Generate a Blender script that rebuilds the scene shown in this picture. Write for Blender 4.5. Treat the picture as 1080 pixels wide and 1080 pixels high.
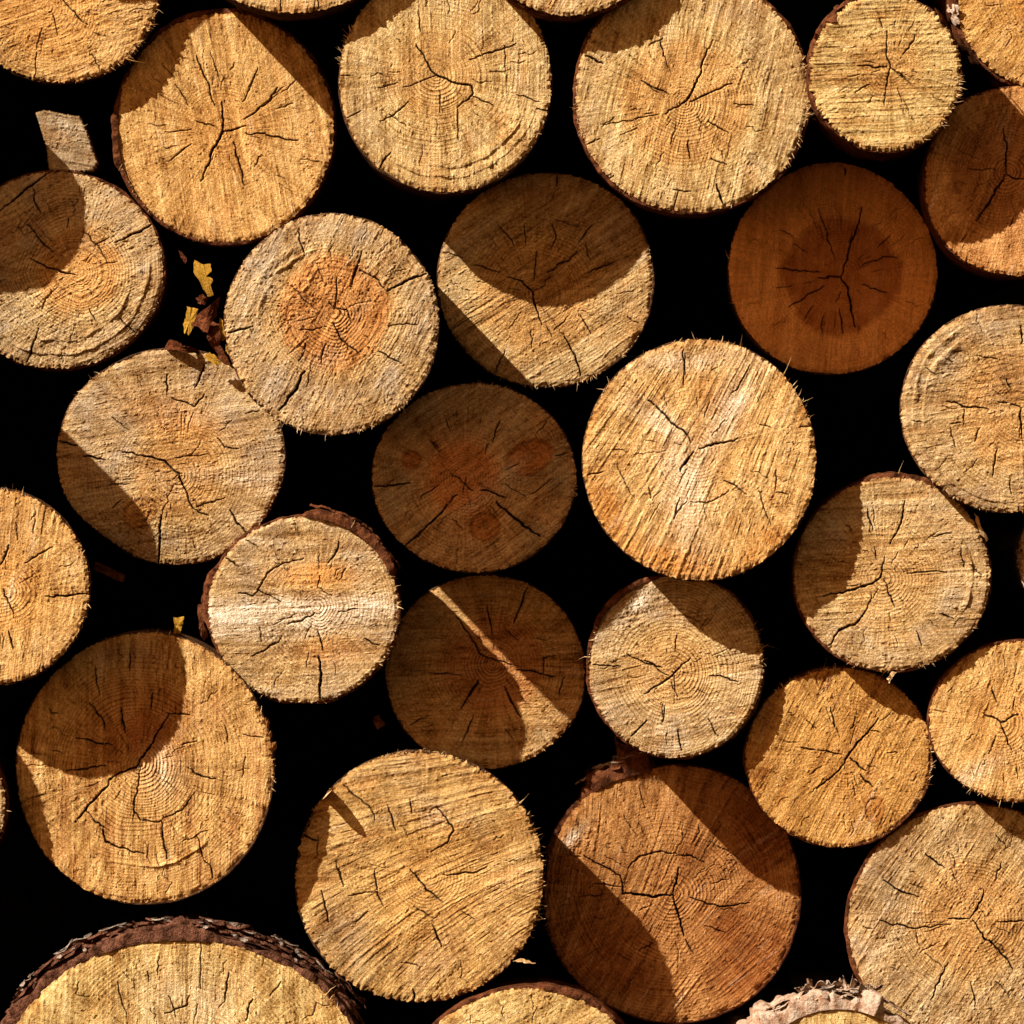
import bpy, math, random
import numpy as np

# ------------------------------------------------------------------ scene, camera
for o in list(bpy.data.objects): bpy.data.objects.remove(o)
S = bpy.context.scene
col = S.collection
CAM = 5.0                       # metres from the mean plane of the cut faces; 1 photo pixel = 1 mm there
SUN_R, SUN_K = 1.4, 1.043       # sideways and upward lean of the sunlight

def tag(o, label=None, cat=None, group=None, kind=None):
    if label: o['label'] = label
    if cat: o['category'] = cat
    if group: o['group'] = group
    if kind: o['kind'] = kind

# ------------------------------------------------------------------ numpy noise
def _h(x, y, s):
    h = (x.astype(np.int64) * 374761393 + y.astype(np.int64) * 668265263 + s * 974634777) & 0xffffffff
    h = ((h ^ (h >> 13)) * 1274126177) & 0xffffffff
    h = ((h ^ (h >> 15)) * 2246822519) & 0xffffffff
    return ((h ^ (h >> 16)) & 0xffff) / 65535.0
def vn(x, y, s):
    xi = np.floor(x); yi = np.floor(y); fx = x - xi; fy = y - yi
    fx = fx * fx * (3 - 2 * fx); fy = fy * fy * (3 - 2 * fy)
    a = _h(xi, yi, s); b = _h(xi + 1, yi, s); c = _h(xi, yi + 1, s); d = _h(xi + 1, yi + 1, s)
    return ((a * (1 - fx) + b * fx) * (1 - fy) + (c * (1 - fx) + d * fx) * fy) * 2 - 1
def fbm(x, y, s, o=3):
    t = 0; a = 1.0; n = 0
    for i in range(o):
        t = t + a * vn(x, y, s + i * 17); n += a
        x, y = 2.03 * (x * .8 - y * .6), 2.03 * (x * .6 + y * .8); a *= .5
    return t / n
def sst(a, b, x):
    t = np.clip((x - a) / (b - a), 0, 1); return t * t * (3 - 2 * t)

# ------------------------------------------------------------------ materials
def N(nt, typ, **k):
    n = nt.nodes.new(typ)
    for a, v in k.items(): setattr(n, a, v)
    return n
def mixc(nt, fac, a, b, mode='MIX'):
    m = N(nt, 'ShaderNodeMix', data_type='RGBA', blend_type=mode)
    for sock, v in ((m.inputs[0], fac), (m.inputs[6], a), (m.inputs[7], b)):
        if hasattr(v, 'is_linked') or isinstance(v, bpy.types.NodeSocket): nt.links.new(v, sock)
        elif isinstance(v, (int, float)): sock.default_value = v
        else: sock.default_value = (*v, 1)
    return m.outputs[2]
def attr(nt, name):
    return N(nt, 'ShaderNodeAttribute', attribute_name=name).outputs['Fac']
def math_(nt, op, a, b, clamp=False):
    m = N(nt, 'ShaderNodeMath', operation=op, use_clamp=clamp)
    for sock, v in ((m.inputs[0], a), (m.inputs[1], b)):
        if isinstance(v, (int, float)): sock.default_value = v
        else: nt.links.new(v, sock)
    return m.outputs[0]
def newmat(name, spec=.12):
    m = bpy.data.materials.new(name); m.use_nodes = True
    nt = m.node_tree; b = nt.nodes['Principled BSDF']
    b.inputs['Specular IOR Level'].default_value = spec
    b.inputs['Roughness'].default_value = .8
    return m, nt, b
def noise(nt, scale, detail=3, rough=.6):
    tc = N(nt, 'ShaderNodeTexCoord'); n = N(nt, 'ShaderNodeTexNoise')
    n.inputs['Scale'].default_value = scale; n.inputs['Detail'].default_value = detail
    n.inputs['Roughness'].default_value = rough
    nt.links.new(tc.outputs['Object'], n.inputs['Vector']); return n.outputs['Fac']

def wood_mat(name, sap, heart, grey):
    m, nt, b = newmat(name)
    fine = noise(nt, 750, 3, .7); mid = noise(nt, 60, 4, .6)
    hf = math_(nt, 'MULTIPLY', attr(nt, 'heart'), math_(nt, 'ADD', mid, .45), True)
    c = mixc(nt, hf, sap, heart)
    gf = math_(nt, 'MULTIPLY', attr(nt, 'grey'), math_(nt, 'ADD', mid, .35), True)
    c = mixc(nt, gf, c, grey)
    dk = tuple(v * f for v, f in zip(sap, (.62, .45, .32)))
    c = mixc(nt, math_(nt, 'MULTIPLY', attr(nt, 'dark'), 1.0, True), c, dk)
    c = mixc(nt, attr(nt, 'pale'), c, (.72, .60, .44))
    st = math_(nt, 'ADD', math_(nt, 'MULTIPLY', attr(nt, 'streak'), 1.65), .22)
    st = math_(nt, 'MULTIPLY', st, math_(nt, 'ADD', math_(nt, 'MULTIPLY', fine, 1.0), .5))
    cc = N(nt, 'ShaderNodeCombineColor')
    g2 = math_(nt, 'POWER', st, 1.3); b2 = math_(nt, 'POWER', st, 1.75)
    for i, v in enumerate((st, g2, b2)): nt.links.new(v, cc.inputs[i])
    c = mixc(nt, 1.0, c, cc.outputs[0], 'MULTIPLY')
    c = mixc(nt, attr(nt, 'crack'), c, (.022, .011, .005))  # near-black painted into cracks, deepening the shade of the grooves
    nt.links.new(c, b.inputs['Base Color'])
    bp = N(nt, 'ShaderNodeBump'); bp.inputs['Strength'].default_value = .9; bp.inputs['Distance'].default_value = .0022
    nt.links.new(fine, bp.inputs['Height']); nt.links.new(bp.outputs[0], b.inputs['Normal'])
    return m
def bark_mat(name, a, b_, scale=90, tex=.004):
    m, nt, b = newmat(name, 0.0); b.inputs['Roughness'].default_value = 1
    n1 = noise(nt, scale, 5, .65); n2 = noise(nt, scale * 4, 4, .6)
    r = N(nt, 'ShaderNodeValToRGB'); nt.links.new(n1, r.inputs[0])
    r.color_ramp.elements[0].position = .38; r.color_ramp.elements[1].position = .62
    r.color_ramp.elements[0].color = (*a, 1); r.color_ramp.elements[1].color = (*b_, 1)
    c = mixc(nt, 1.0, r.outputs[0], mixc(nt, n2, (.5, .5, .5), (1.3, 1.25, 1.2)), 'MULTIPLY')
    nt.links.new(c, b.inputs['Base Color'])
    bp = N(nt, 'ShaderNodeBump'); bp.inputs['Distance'].default_value = tex
    bp.inputs['Strength'].default_value = .8
    nt.links.new(n2, bp.inputs['Height']); nt.links.new(bp.outputs[0], b.inputs['Normal'])
    return m
BARK = bark_mat('dark_bark', (.045, .026, .015), (.13, .065, .034))
BARK_RED = bark_mat('red_brown_bark', (.045, .016, .008), (.17, .062, .028), 70)
BARK_THICK = bark_mat('flaky_bark', (.040, .016, .010), (.21, .095, .06), 110, .006)
BARK_PINK = bark_mat('papery_bark', (.32, .18, .11), (.58, .47, .38), 85, .003)
LICHEN = bark_mat('grey_bark_scale', (.15, .11, .09), (.42, .36, .31), 160)
FIBRE = bark_mat('torn_fibre', (.50, .31, .13), (.74, .54, .31), 120, .0006)
FIBRE_DK = bark_mat('brown_fibre', (.22, .10, .03), (.40, .20, .07), 120, .0006)
LEAF = bark_mat('yellow_leaf', (.30, .16, .02), (.52, .31, .05), 160, .0012)
LEAF_BR = bark_mat('withered_leaf', (.06, .018, .008), (.16, .055, .025), 90)

# ------------------------------------------------------------------ mesh helpers
def mesh_obj(name, V, F, mats, parent=None, smooth=True, attrs=None, loc=None):
    me = bpy.data.meshes.new(name)
    V = np.asarray(V, np.float32)
    if isinstance(F, np.ndarray) and F.ndim == 2:
        n, k = F.shape
        me.vertices.add(len(V)); me.vertices.foreach_set('co', V.ravel())
        me.loops.add(n * k); me.loops.foreach_set('vertex_index', F.astype(np.int32).ravel())
        me.polygons.add(n)
        me.polygons.foreach_set('loop_start', np.arange(0, n * k, k, dtype=np.int32))
        me.polygons.foreach_set('use_smooth', np.full(n, smooth))
        me.update(calc_edges=True)
    else:
        me.from_pydata([tuple(map(float, v)) for v in V], [], F)
        me.polygons.foreach_set('use_smooth', np.full(len(me.polygons), smooth)); me.update()
    if attrs:
        for k, a in attrs.items():
            at = me.attributes.new(k, 'FLOAT', 'POINT'); at.data.foreach_set('value', a.astype(np.float32))
    me.materials.append(mats)
    o = bpy.data.objects.new(name, me); col.objects.link(o)
    if parent: o.parent = parent
    if loc is not None: o.location = loc
    return o

def outline(L):
    """radius in mm at an angle, for a log described by its half widths and a few bumps"""
    rx, ry, s = L['rx'], L['ry'], L['seed']
    rr = np.random.default_rng(s)
    ph = rr.random(8) * 6.283; am = rr.normal(0, 1, 8)
    wob = L.get('wob', 1.0)
    def R(t):
        r = 1 / np.sqrt((np.cos(t) / rx) ** 2 + (np.sin(t) / ry) ** 2)
        m = 0
        for i, k in enumerate((3, 4, 5, 7, 9)): m = m + 1.3 * am[i] * np.cos(k * t + ph[i]) / (k ** 1.25)
        r = r * (1 + .011 * wob * m)
        for (a, w, d) in L.get('dent', []):          # flattenings and bulges of the outline, in mm
            x = (np.degrees(t) - a + 180) % 360 - 180
            r = r + d * np.exp(-(x / w) ** 2)
        return r
    return R

def crack_lines(L, R):
    """hand-placed drying cracks plus small radial checks, in local mm"""
    rg = np.random.default_rng(L['seed'] + 5)
    out = []
    for w, pts in L['cracks']:
        out.append((w, [((x - L['px']) * L['sc'], -(y - L['py']) * L['sc']) for x, y in pts]))
    cx, cy = L['pith']
    for i in range(int(1.2 * L.get('nfine', 16))):
        t = rg.random() * 6.283; r0 = rg.uniform(.12, .8); ln = rg.uniform(.05, .2)
        Rt = float(R(t)); p = []
        for j in range(4):
            f = (r0 + ln * j / 3); tt = t + rg.normal() * .02
            p.append((cx * (1 - f) + math.cos(tt) * Rt * f, cy * (1 - f) + math.sin(tt) * Rt * f))
        if r0 + ln < .98: out.append((rg.uniform(.3, .65), p))
    res = []
    for w, p in out:
        p = [np.array(q, float) for q in p]
        for lev in range(3):
            q = [p[0]]
            for a, b in zip(p[:-1], p[1:]):
                d = b - a; l = np.hypot(*d)
                if l > 2.2:
                    m = (a + b) / 2 + np.array([-d[1], d[0]]) / max(l, 1e-6) * rg.normal() * min(l * .075, .75)
                    q.append(m)
                q.append(b)
            p = q
        res.append((w, p))
    return res

def build_face(L, parent, spacing):
    R = outline(L); s = L['seed']
    if L.get('poly'): R = lambda t: poly_radius(L['poly'], np.asarray(t, float))
    r0 = max(L['rx'], L['ry']); n = int(2 * r0 / spacing); n += n % 2
    g = np.linspace(-1, 1, n + 1); A, B = np.meshgrid(g, g, indexing='ij')
    big = np.abs(A) >= np.abs(B)
    sa = np.where(np.abs(A) < 1e-9, 1e-9, A); sb = np.where(np.abs(B) < 1e-9, 1e-9, B)
    rad = np.where(big, A, B)
    phi = np.where(big, math.pi / 4 * B / sa, math.pi / 2 - math.pi / 4 * A / sb)
    X = rad * np.cos(phi); Y = rad * np.sin(phi)
    rho = np.hypot(X, Y); th = np.arctan2(Y, X)
    Rt = R(th)
    if L.get('poly'):
        P = L['poly']; Rt = poly_radius(P, th)
    fray = L.get('fray', 1.0)
    Rt = Rt + fray * (.9 * vn(th * 60, th * 0, s + 3) + .7 * vn(th * 23, th * 0 + 3, s + 4)) * sst(.9, 1, rho)
    u = rho * Rt * np.cos(th); v = rho * Rt * np.sin(th)
    # ---- relief, mm
    al = math.radians(L['saw']); cx, cy = L['pith']
    bend = L.get('bend', 0)
    wu = u + 2 * fbm(u / 55, v / 55, s + 20, 2); wv = v + 2 * fbm(u / 55, v / 55, s + 21, 2)
    sa_ = wu * math.cos(al) + wv * math.sin(al); sw = -wu * math.sin(al) + wv * math.cos(al) + bend * sa_ ** 2 / 300
    fan = L.get('fan', 0)
    if fan: sw = sw * (1 + fan * sa_ / 100)
    patch = sst(-.35, .45, fbm(u / 32, v / 32, s + 30, 3))
    patch2 = sst(-.4, .4, fbm(u / 40 + 9, v / 40, s + 31, 2))
    saw = fbm(sa_ / 95, sw / 3.1, s + 40, 3) * .75 + fbm(sa_ / 34, sw / 1.6, s + 41, 2) * .5
    saw2 = fbm(sa_ / 90, sw / 9., s + 44, 2)
    rg = .55 * vn(u / 2.3, v / 2.3, s + 50) + .45 * vn(u / 1.3, v / 1.3, s + 51) + .5 * fbm(u / 5, v / 5, s + 52, 2)
    dx, dy = u - cx, v - cy
    dr = np.hypot(dx, dy); tt = np.arctan2(dy, dx)
    rr = dr * (1 + .05 * vn(tt * 1.5, tt * 0, s + 60)) + 2.2 * fbm(u / 26, v / 26, s + 61, 2)
    q = rr / L.get('ringsp', 3.5) + .8 * vn(rr / 11., rr * 0, s + 62)
    fr = q - np.floor(q); ring = np.where(fr < .72, fr / .72, (1 - fr) / .28) * 2 - 1
    rfade = sst(1.0, .1, rr / (L.get('ringr', .55) * r0)) * (.2 + .8 * patch2) + .2 * sst(.5, .9, rho)
    edge_band = 0
    for (rb, a0, a1, wd, am) in L.get('steps', []):         # arcs where a growth ring stands out
        f = rho * 1.0; ang = (np.degrees(th) - a0) % 360
        inn = sst(0, 25, ang) * sst(0, 25, (a1 - a0) - ang) * (ang < (a1 - a0))
        jit = .022 * fbm(th * 5, th * 0, s + 66, 4); inn = inn * (.25 + .75 * sst(-.3, .4, fbm(u / 12, v / 12, s + 67, 3)))
        edge_band = edge_band + 1.7 * am * inn * (sst(rb - wd, rb, f + jit) - sst(rb, rb + .012, f + jit))
    swA, rgA, riA = 1.25 * L.get('sawA', .5), .8 * L.get('rgA', .45), .55 * L.get('riA', .35)
    h = swA * saw * (.35 + .65 * (1 - patch)) + .45 * swA * saw2 + rgA * rg * (.35 + .65 * patch) + riA * ring * rfade
    h = h + 1.6 * fbm(u / 60, v / 60, s + 70, 2) + .8 * fbm(u / 14, v / 14, s + 71, 2) * L.get('lump', .6) + edge_band
    rays = vn(tt * 46, dr / 60., s + 80) * sst(6, 30, dr)
    h = h + .16 * rays
    # torn chips standing up or missing
    chip = sst(.45, .75, fbm(sa_ / 9, sw / 3.5, s + 90, 2))
    h = h + 1.1 * chip * L.get('chip', .6)
    pit = sst(.42, .7, fbm(u / 3.2, v / 2.6, s + 91, 2))
    h = h - 1.6 * pit * L.get('pit', .5) * (.3 + .7 * patch)
    # rim rounding, torn
    rim = sst(.955, 1.0, rho)
    h = h - rim * (1.2 + 1.5 * (vn(th * 30, rho * 20, s + 95) + .3))
    # ---- colour attributes
    hr = L.get('heart', .5)
    hw = (dr / r0) + .05 * fbm(u / 25, v / 25, s + 100, 3) + .015 * vn(tt * 30, tt * 0, s + 101)
    soft = L.get('hsoft', .06)
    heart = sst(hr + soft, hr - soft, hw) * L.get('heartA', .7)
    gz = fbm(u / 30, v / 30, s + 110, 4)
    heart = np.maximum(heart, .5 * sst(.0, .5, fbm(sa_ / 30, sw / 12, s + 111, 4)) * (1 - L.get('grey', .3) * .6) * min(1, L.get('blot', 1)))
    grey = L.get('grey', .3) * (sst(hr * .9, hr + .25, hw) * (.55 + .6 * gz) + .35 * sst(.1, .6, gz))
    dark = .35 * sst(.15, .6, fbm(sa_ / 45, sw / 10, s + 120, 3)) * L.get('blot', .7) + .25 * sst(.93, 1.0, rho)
    pale = .5 * sst(.35, .8, fbm(sa_ / 50, sw / 7, s + 130, 3)) * L.get('paleA', .4)
    knot = np.zeros_like(h)
    for (typ, x, y, r1, r2, an, am) in L.get('spots', []):
        lx = (x - L['px']) * L['sc']; ly = -(y - L['py']) * L['sc']; a_ = math.radians(an)
        ex = ((u - lx) * math.cos(a_) + (v - ly) * math.sin(a_)) / (r1 * L['sc'])
        ey = (-(u - lx) * math.sin(a_) + (v - ly) * math.cos(a_)) / (r2 * L['sc'])
        e = np.hypot(ex, ey)
        if typ == 'knot':
            k = sst(1.12, .92, e); heart = np.maximum(heart, k * am); dark = np.maximum(dark, k * .42 * am + .9 * np.exp(-((e - 1) / .13) ** 2) + .5 * np.exp(-(e / .35) ** 2))
            h = h - .5 * k + .5 * np.exp(-((e - 1) / .12) ** 2) + .25 * k * np.sin(e * 14)
            grey = grey * (1 - k); knot = knot + k
        else:
            k = np.exp(-e ** 2 * 1.2) * (.75 + .5 * gz) * am
            if typ == 'band': k = sst(1.3, .6, e + .22 * gz + .1 * fbm(u / 5, v / 5, s + 113, 2)) * am
            if typ in ('white', 'band'): pale = pale + k
            if typ == 'grey': grey = grey + k
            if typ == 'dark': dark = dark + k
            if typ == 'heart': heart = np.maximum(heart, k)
            if typ == 'rough': h = h + k * (1.3 * rg + .8 * saw)
            if typ == 'hollow': h = h - 5 * k
    tear = sst(.3, .65, fbm(sa_ / 22, sw / 1.5, s + 160, 2)) * (.3 + .7 * sst(-.3, .4, fbm(u / 28, v / 28, s + 161, 2)))
    fleck = sst(.5, .8, vn(sa_ / 3.2, sw / 1.3, s + 162))  # raised flecks, also coloured lighter as fibres catching the sun
    h = h - .5 * tear * min(1, .3 + swA) + .35 * fleck * min(1, rgA * 2)
    rline = np.exp(-((fr - .8) / .14) ** 2); rmask = sst(1.15, .3, rr / (L.get('ringr', .55) * 2.2 * r0)) * (.25 + .75 * sst(-.4, .3, fbm(u / 30, v / 30, s + 163, 2))) * min(1.2, .35 + L.get('riA', .35))
    h = h + .28 * rline * rmask
    con = L.get('con', 1.0)
    streak = .5 + .1 * rmask - .42 * rline * rmask - .26 * tear + .22 * fleck + .22 * saw + .16 * saw2 + .16 * ring * rfade * 2 + .10 * rg - .2 * pit + .12 * rays + .2 * fbm(u / 20, v / 20, s + 140, 4) + .16 * vn(u / 1.2, v / 1.2, s + 141)
    streak = .5 + con * (streak - .5)
    # ---- cracks as real grooves, their inner shade also put into the colour
    crack = np.zeros_like(h); cd = np.zeros_like(h)
    fu, fv = u.ravel(), v.ravel(); cr = crack.ravel(); cdd = cd.ravel()
    for w, p in crack_lines(L, R):
        seg = list(zip(p[:-1], p[1:])); tot = sum(np.hypot(*(b - a)) for a, b in seg); acc = 0
        hw_ = max(.38, w * .36)
        for a, b in seg:
            l = np.hypot(*(b - a)); mn = np.minimum(a, b) - 3; mx = np.maximum(a, b) + 3
            idx = np.nonzero((fu > mn[0]) & (fu < mx[0]) & (fv > mn[1]) & (fv < mx[1]))[0]
            if len(idx) and l > 1e-6:
                qx, qy = fu[idx] - a[0], fv[idx] - a[1]; d = (b - a) / l
                t = np.clip(qx * d[0] + qy * d[1], 0, l)
                dist = np.hypot(qx - t * d[0], qy - t * d[1])
                pos = (acc + t) / tot
                ww = hw_ * (.35 + .75 * np.sin(np.pi * np.clip(pos, .06, .94)) ** .7) * (1 + .35 * vn((acc + t) / 2.5, t * 0, s + 150))
                k = sst(ww + .42, ww - .3, dist)
                cr[idx] = np.maximum(cr[idx], k * min(1, .25 + .40 * w)); cdd[idx] = np.maximum(cdd[idx], k * (.5 + 1.9 * w))
            acc += l
    crack = cr.reshape(h.shape); cd = cdd.reshape(h.shape)
    h = h - cd
    tx, tz = L.get('tilt', (0, 0))
    yy = -h / 1000 + math.tan(math.radians(tx)) * u / 1000 + math.tan(math.radians(tz)) * v / 1000
    V = np.stack([u.ravel() / 1000, yy.ravel(), v.ravel() / 1000], 1)
    m = n + 1; I = np.arange(m * m).reshape(m, m)
    F = np.stack([I[:-1, :-1], I[1:, :-1], I[1:, 1:], I[:-1, 1:]], -1).reshape(-1, 4)
    # skirt: the rim turned back a little way
    loop = np.concatenate([I[:-1, 0], I[-1, :-1], I[:0:-1, -1], I[0, :0:-1]])
    base = len(V); W = V[loop].copy(); ext = []
    for k_, (dd, sh) in enumerate(((.004, .999), (.014, .996))):
        Wk = W.copy(); Wk[:, 0] *= sh; Wk[:, 2] *= sh; Wk[:, 1] += dd; ext.append(Wk)
    V = np.concatenate([V] + ext)
    nl = len(loop); rings = [loop, base + np.arange(nl), base + nl + np.arange(nl)]
    FS = []
    for a, b in zip(rings[:-1], rings[1:]):
        FS.append(np.stack([a, b, np.roll(b, -1), np.roll(a, -1)], 1))
    F = np.concatenate([F] + [f[:, ::1] for f in FS])
    def A_(x, e=None):
        x = np.clip(x, 0, 1).ravel(); return np.concatenate([x, x[loop] if e is None else np.full(nl, e), x[loop] if e is None else np.full(nl, e)])
    at = dict(heart=A_(heart), grey=A_(grey), dark=A_(dark, .7), pale=A_(pale), streak=A_(streak), crack=A_(crack))
    o = mesh_obj('cut_face', V, F, L['mat'], parent, True, at)
    return R, s

def poly_radius(P, th):
    P = np.array(P, float); out = np.full(th.shape, 1e9)
    cx, cy = np.cos(th), np.sin(th)
    for a, b in zip(P, np.roll(P, -1, 0)):
        d = b - a; den = cx * d[1] - cy * d[0]
        den = np.where(np.abs(den) < 1e-9, 1e-9, den)
        t = (a[0] * d[1] - a[1] * d[0]) / den
        k = (a[0] * cy - a[1] * cx) / den
        ok = (t > 0) & (k >= -1e-6) & (k <= 1 + 1e-6)
        out = np.where(ok, np.minimum(out, t), out)
    return np.where(out > 1e8, 20, out)

def build_bark(L, parent, R, res=420):
    s = L['seed']; th = np.linspace(0, 2 * math.pi, res, endpoint=False)
    deg = np.degrees(th)
    T = L.get('bark', 1.0) * (1 + .5 * fbm(np.cos(th) * 3, np.sin(th) * 3, s + 200, 3))
    start = np.full(res, .0035) + .002 * fbm(np.cos(th) * 9, np.sin(th) * 9, s + 201, 2)
    for (a, w, t, st) in L.get('barkb', []):
        x = np.abs((deg - a + 180) % 360 - 180); e = sst(w + 3, w - 3, x + 2 * vn(deg / 4, deg * 0, s + 202))
        T = T + e * t * (1 + .28 * fbm(deg / 9, deg * 0, s + 203, 3)); start = start + e * (st - .0035)
    R0 = (poly_radius(L['poly'], th) if L.get('poly') else R(th))
    # front annulus (broken edge of the bark) and the long side running back into the pile
    deps = [0, 0, .002, .005, .009, .014, .02, .028, .038, .05, .07, .1, .14, .2, .35, .7, 1.3]
    dx, dz = L['lean']
    V = []
    for k, d in enumerate(deps):
        Rk = R0 + (T if k else -1.2 + T * 0)
        if k:
            am = L.get('barkrough', 1.0)
            Rk = Rk + am * (.35 * T + .5) * fbm(deg / 7, d * 60 + deg * 0, s + 210, 3) * (1 if k > 1 else .6)
            if k == 1: Rk = Rk - .22 * T
        y = start + d + (.0012 * vn(deg / 2.2, deg * 0, s + 211) * min(2., .4 + L.get('bark', 1) / 4) if k in (1, 2) else 0)
        if k == 0: y = start + .001
        V.append(np.stack([Rk * np.cos(th) / 1000 + dx * d, y + 0 * th, Rk * np.sin(th) / 1000 + dz * d], 1))
    V = np.concatenate(V); nr = len(deps); I = np.arange(nr * res).reshape(nr, res)
    F = np.stack([I[:-1], np.roll(I, -1, 1)[:-1], np.roll(I, -1, 1)[1:], I[1:]], -1).reshape(-1, 4)
    F = np.concatenate([F[:, ::1]])
    mesh_obj('bark', V, F, L.get('barkmat', BARK), parent, True)

class Slivers:
    def __init__(s): s.V = []; s.F = []
    def add(s, p, d, ln, w, rg, curl=.2):
        d = d / np.linalg.norm(d); side = np.cross(d, rg.normal(size=3)); side /= np.linalg.norm(side) + 1e-9
        up = np.cross(side, d); b = len(s.V)
        bend = rg.normal(size=3) * curl * ln
        for k, (f, ww) in enumerate(((0, 1), (.5, .8), (1, .12))):
            c = p + d * ln * f + bend * f * f
            s.V += [c + side * w * ww * .5, c - side * w * ww * .5 + up * w * ww * .15, c + up * w * ww * .4]
        for k in range(2):
            for j in range(3):
                a = b + 3 * k + j; e = b + 3 * k + (j + 1) % 3; s.F.append((a, e, e + 3, a + 3))
        s.F.append((b + 6, b + 7, b + 8))
    def build(s, name, mat, parent):
        if s.V: return mesh_obj(name, np.array(s.V), s.F, mat, parent, False)

def build_fringe(L, parent, R):
    rg = np.random.default_rng(L['seed'] + 300); S_ = Slivers(); D_ = Slivers()
    arcs = [(0, 360, L.get('frn', 70), 1.5, .7)] + L.get('fringe', [])
    for (a0, a1, n, ln, w) in arcs:
        for i in range(int(n)):
            t = math.radians(rg.uniform(a0, a1))
            if vn(np.array(t * 7.0), np.array(1.0), L['seed'] + 9) < rg.uniform(-.6, .5): continue
            r = float(R(t)) - rg.uniform(0, 1.6)
            p = np.array([math.cos(t) * r, 1.0 + rg.uniform(-1, 2.5), math.sin(t) * r]) / 1000
            rad = np.array([math.cos(t), 0, math.sin(t)]); tan = np.array([-math.sin(t), 0, math.cos(t)])
            sawd = np.array([math.cos(math.radians(L['saw'])), 0, math.sin(math.radians(L['saw']))])
            if np.dot(sawd, rad) < 0: sawd = -sawd
            d = rad + tan * rg.normal() * .45 + sawd * .5 + np.array([0, rg.normal() * .45 - .15, 0])
            S = S_ if rg.random() < .7 else D_
            S.add(p, d, .85 * ln * rg.lognormal(0, .5) / 1000, w * rg.uniform(.6, 1.3) / 1000, rg)
    # fibres standing off the sawn face
    for i in range(L.get('facefib', 70)):
        t = rg.random() * 6.283; r = float(R(t)) * math.sqrt(rg.random()) * .95
        p = np.array([math.cos(t) * r, -.3, math.sin(t) * r]) / 1000
        tx, tz = L.get('tilt', (0, 0)); p[1] += math.tan(math.radians(tx)) * p[0] + math.tan(math.radians(tz)) * p[2]
        a = math.radians(L['saw'] + rg.normal() * 25 + 180 * (rg.random() < .5))
        d = np.array([math.cos(a), -.35, math.sin(a)])
        S_.add(p, d, rg.uniform(1.5, 4) / 1000, rg.uniform(.5, 1.1) / 1000, rg, .1)
    for q, nm, mt in ((S_, 'torn_fibres', FIBRE), (D_, 'brown_fibres', FIBRE_DK)):
        ob = q.build(nm, mt, parent)
        if ob: tag(ob, kind='stuff')

def plate(rg, c, nrm, size, thick, curl, asp=1.6, n=7):
    """a ragged curled scale of bark: vertices and faces"""
    nrm = nrm / np.linalg.norm(nrm); t1 = np.cross(nrm, rg.normal(size=3)); t1 /= np.linalg.norm(t1); t2 = np.cross(nrm, t1)
    V = []; F = []
    m = n * 2; ang = np.linspace(0, 6.283, m, endpoint=False)
    rr = 1 + .2 * rg.normal(size=m).clip(-1.3, 1.3)
    for top in (0, 1):
        for f in (.5, 1.0):
            for a, r in zip(ang, rr):
                x = math.cos(a) * r * f * size * asp; y = math.sin(a) * r * f * size
                z = curl * (x * x) / size + (thick * (.5 if f == 1 else 1) if top else 0)
                V.append(c + t1 * x + t2 * y + nrm * z)
        V.append(c + nrm * (thick if top else 0))
    o = 2 * m + 1
    for top in (0, 1):
        b = top * o
        for j in range(m):
            k = (j + 1) % m
            F.append((b + 2 * m, b + j, b + k)); F.append((b + j, b + m + j, b + m + k, b + k))
    for j in range(m):
        k = (j + 1) % m; F.append((m + j, m + k, o + m + k, o + m + j))
    return V, F

def build_flakes(L, parent, R):
    for fi, (name, mat, a0, a1, n, size, out, dep) in enumerate(L.get('flakes', [])):
        rg = np.random.default_rng(L['seed'] + 400 + fi)
        for i in range(n):
            t = math.radians(rg.uniform(a0, a1)); r = float(R(t)) + out * rg.uniform(.35, 1.05)
            c = np.array([math.cos(t) * r, rg.uniform(-.5, 1) * dep, math.sin(t) * r]) / 1000
            nr = np.array([math.cos(t), -rg.uniform(.1, .8), math.sin(t)]) + rg.normal(size=3) * .2
            v, f = plate(rg, c * 0, nr, size * rg.lognormal(0, .35) / 1000, .0011, rg.normal() * .25, 1.35)
            mesh_obj(name, np.array(v), f, mat, parent, False, None, tuple(c))
    for si, (name, mat, a0, a1, n, span, d0, d1, o0, o1, lift, th) in enumerate(L.get('shells', [])):
        rg = np.random.default_rng(L['seed'] + 500 + si)
        for i in range(n):
            a = a0 + (a1 - a0) * (i + rg.uniform(.1, .9)) / n; sp = span * rg.uniform(.6, 1.4)
            shell(name, mat, parent, R, a - sp / 2, a + sp / 2, rg.uniform(-.3, 1) * d0, d1 * rg.uniform(.5, 1.3), rg.uniform(o0, o1), lift * rg.uniform(.2, 1.2), th, rg)

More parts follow.
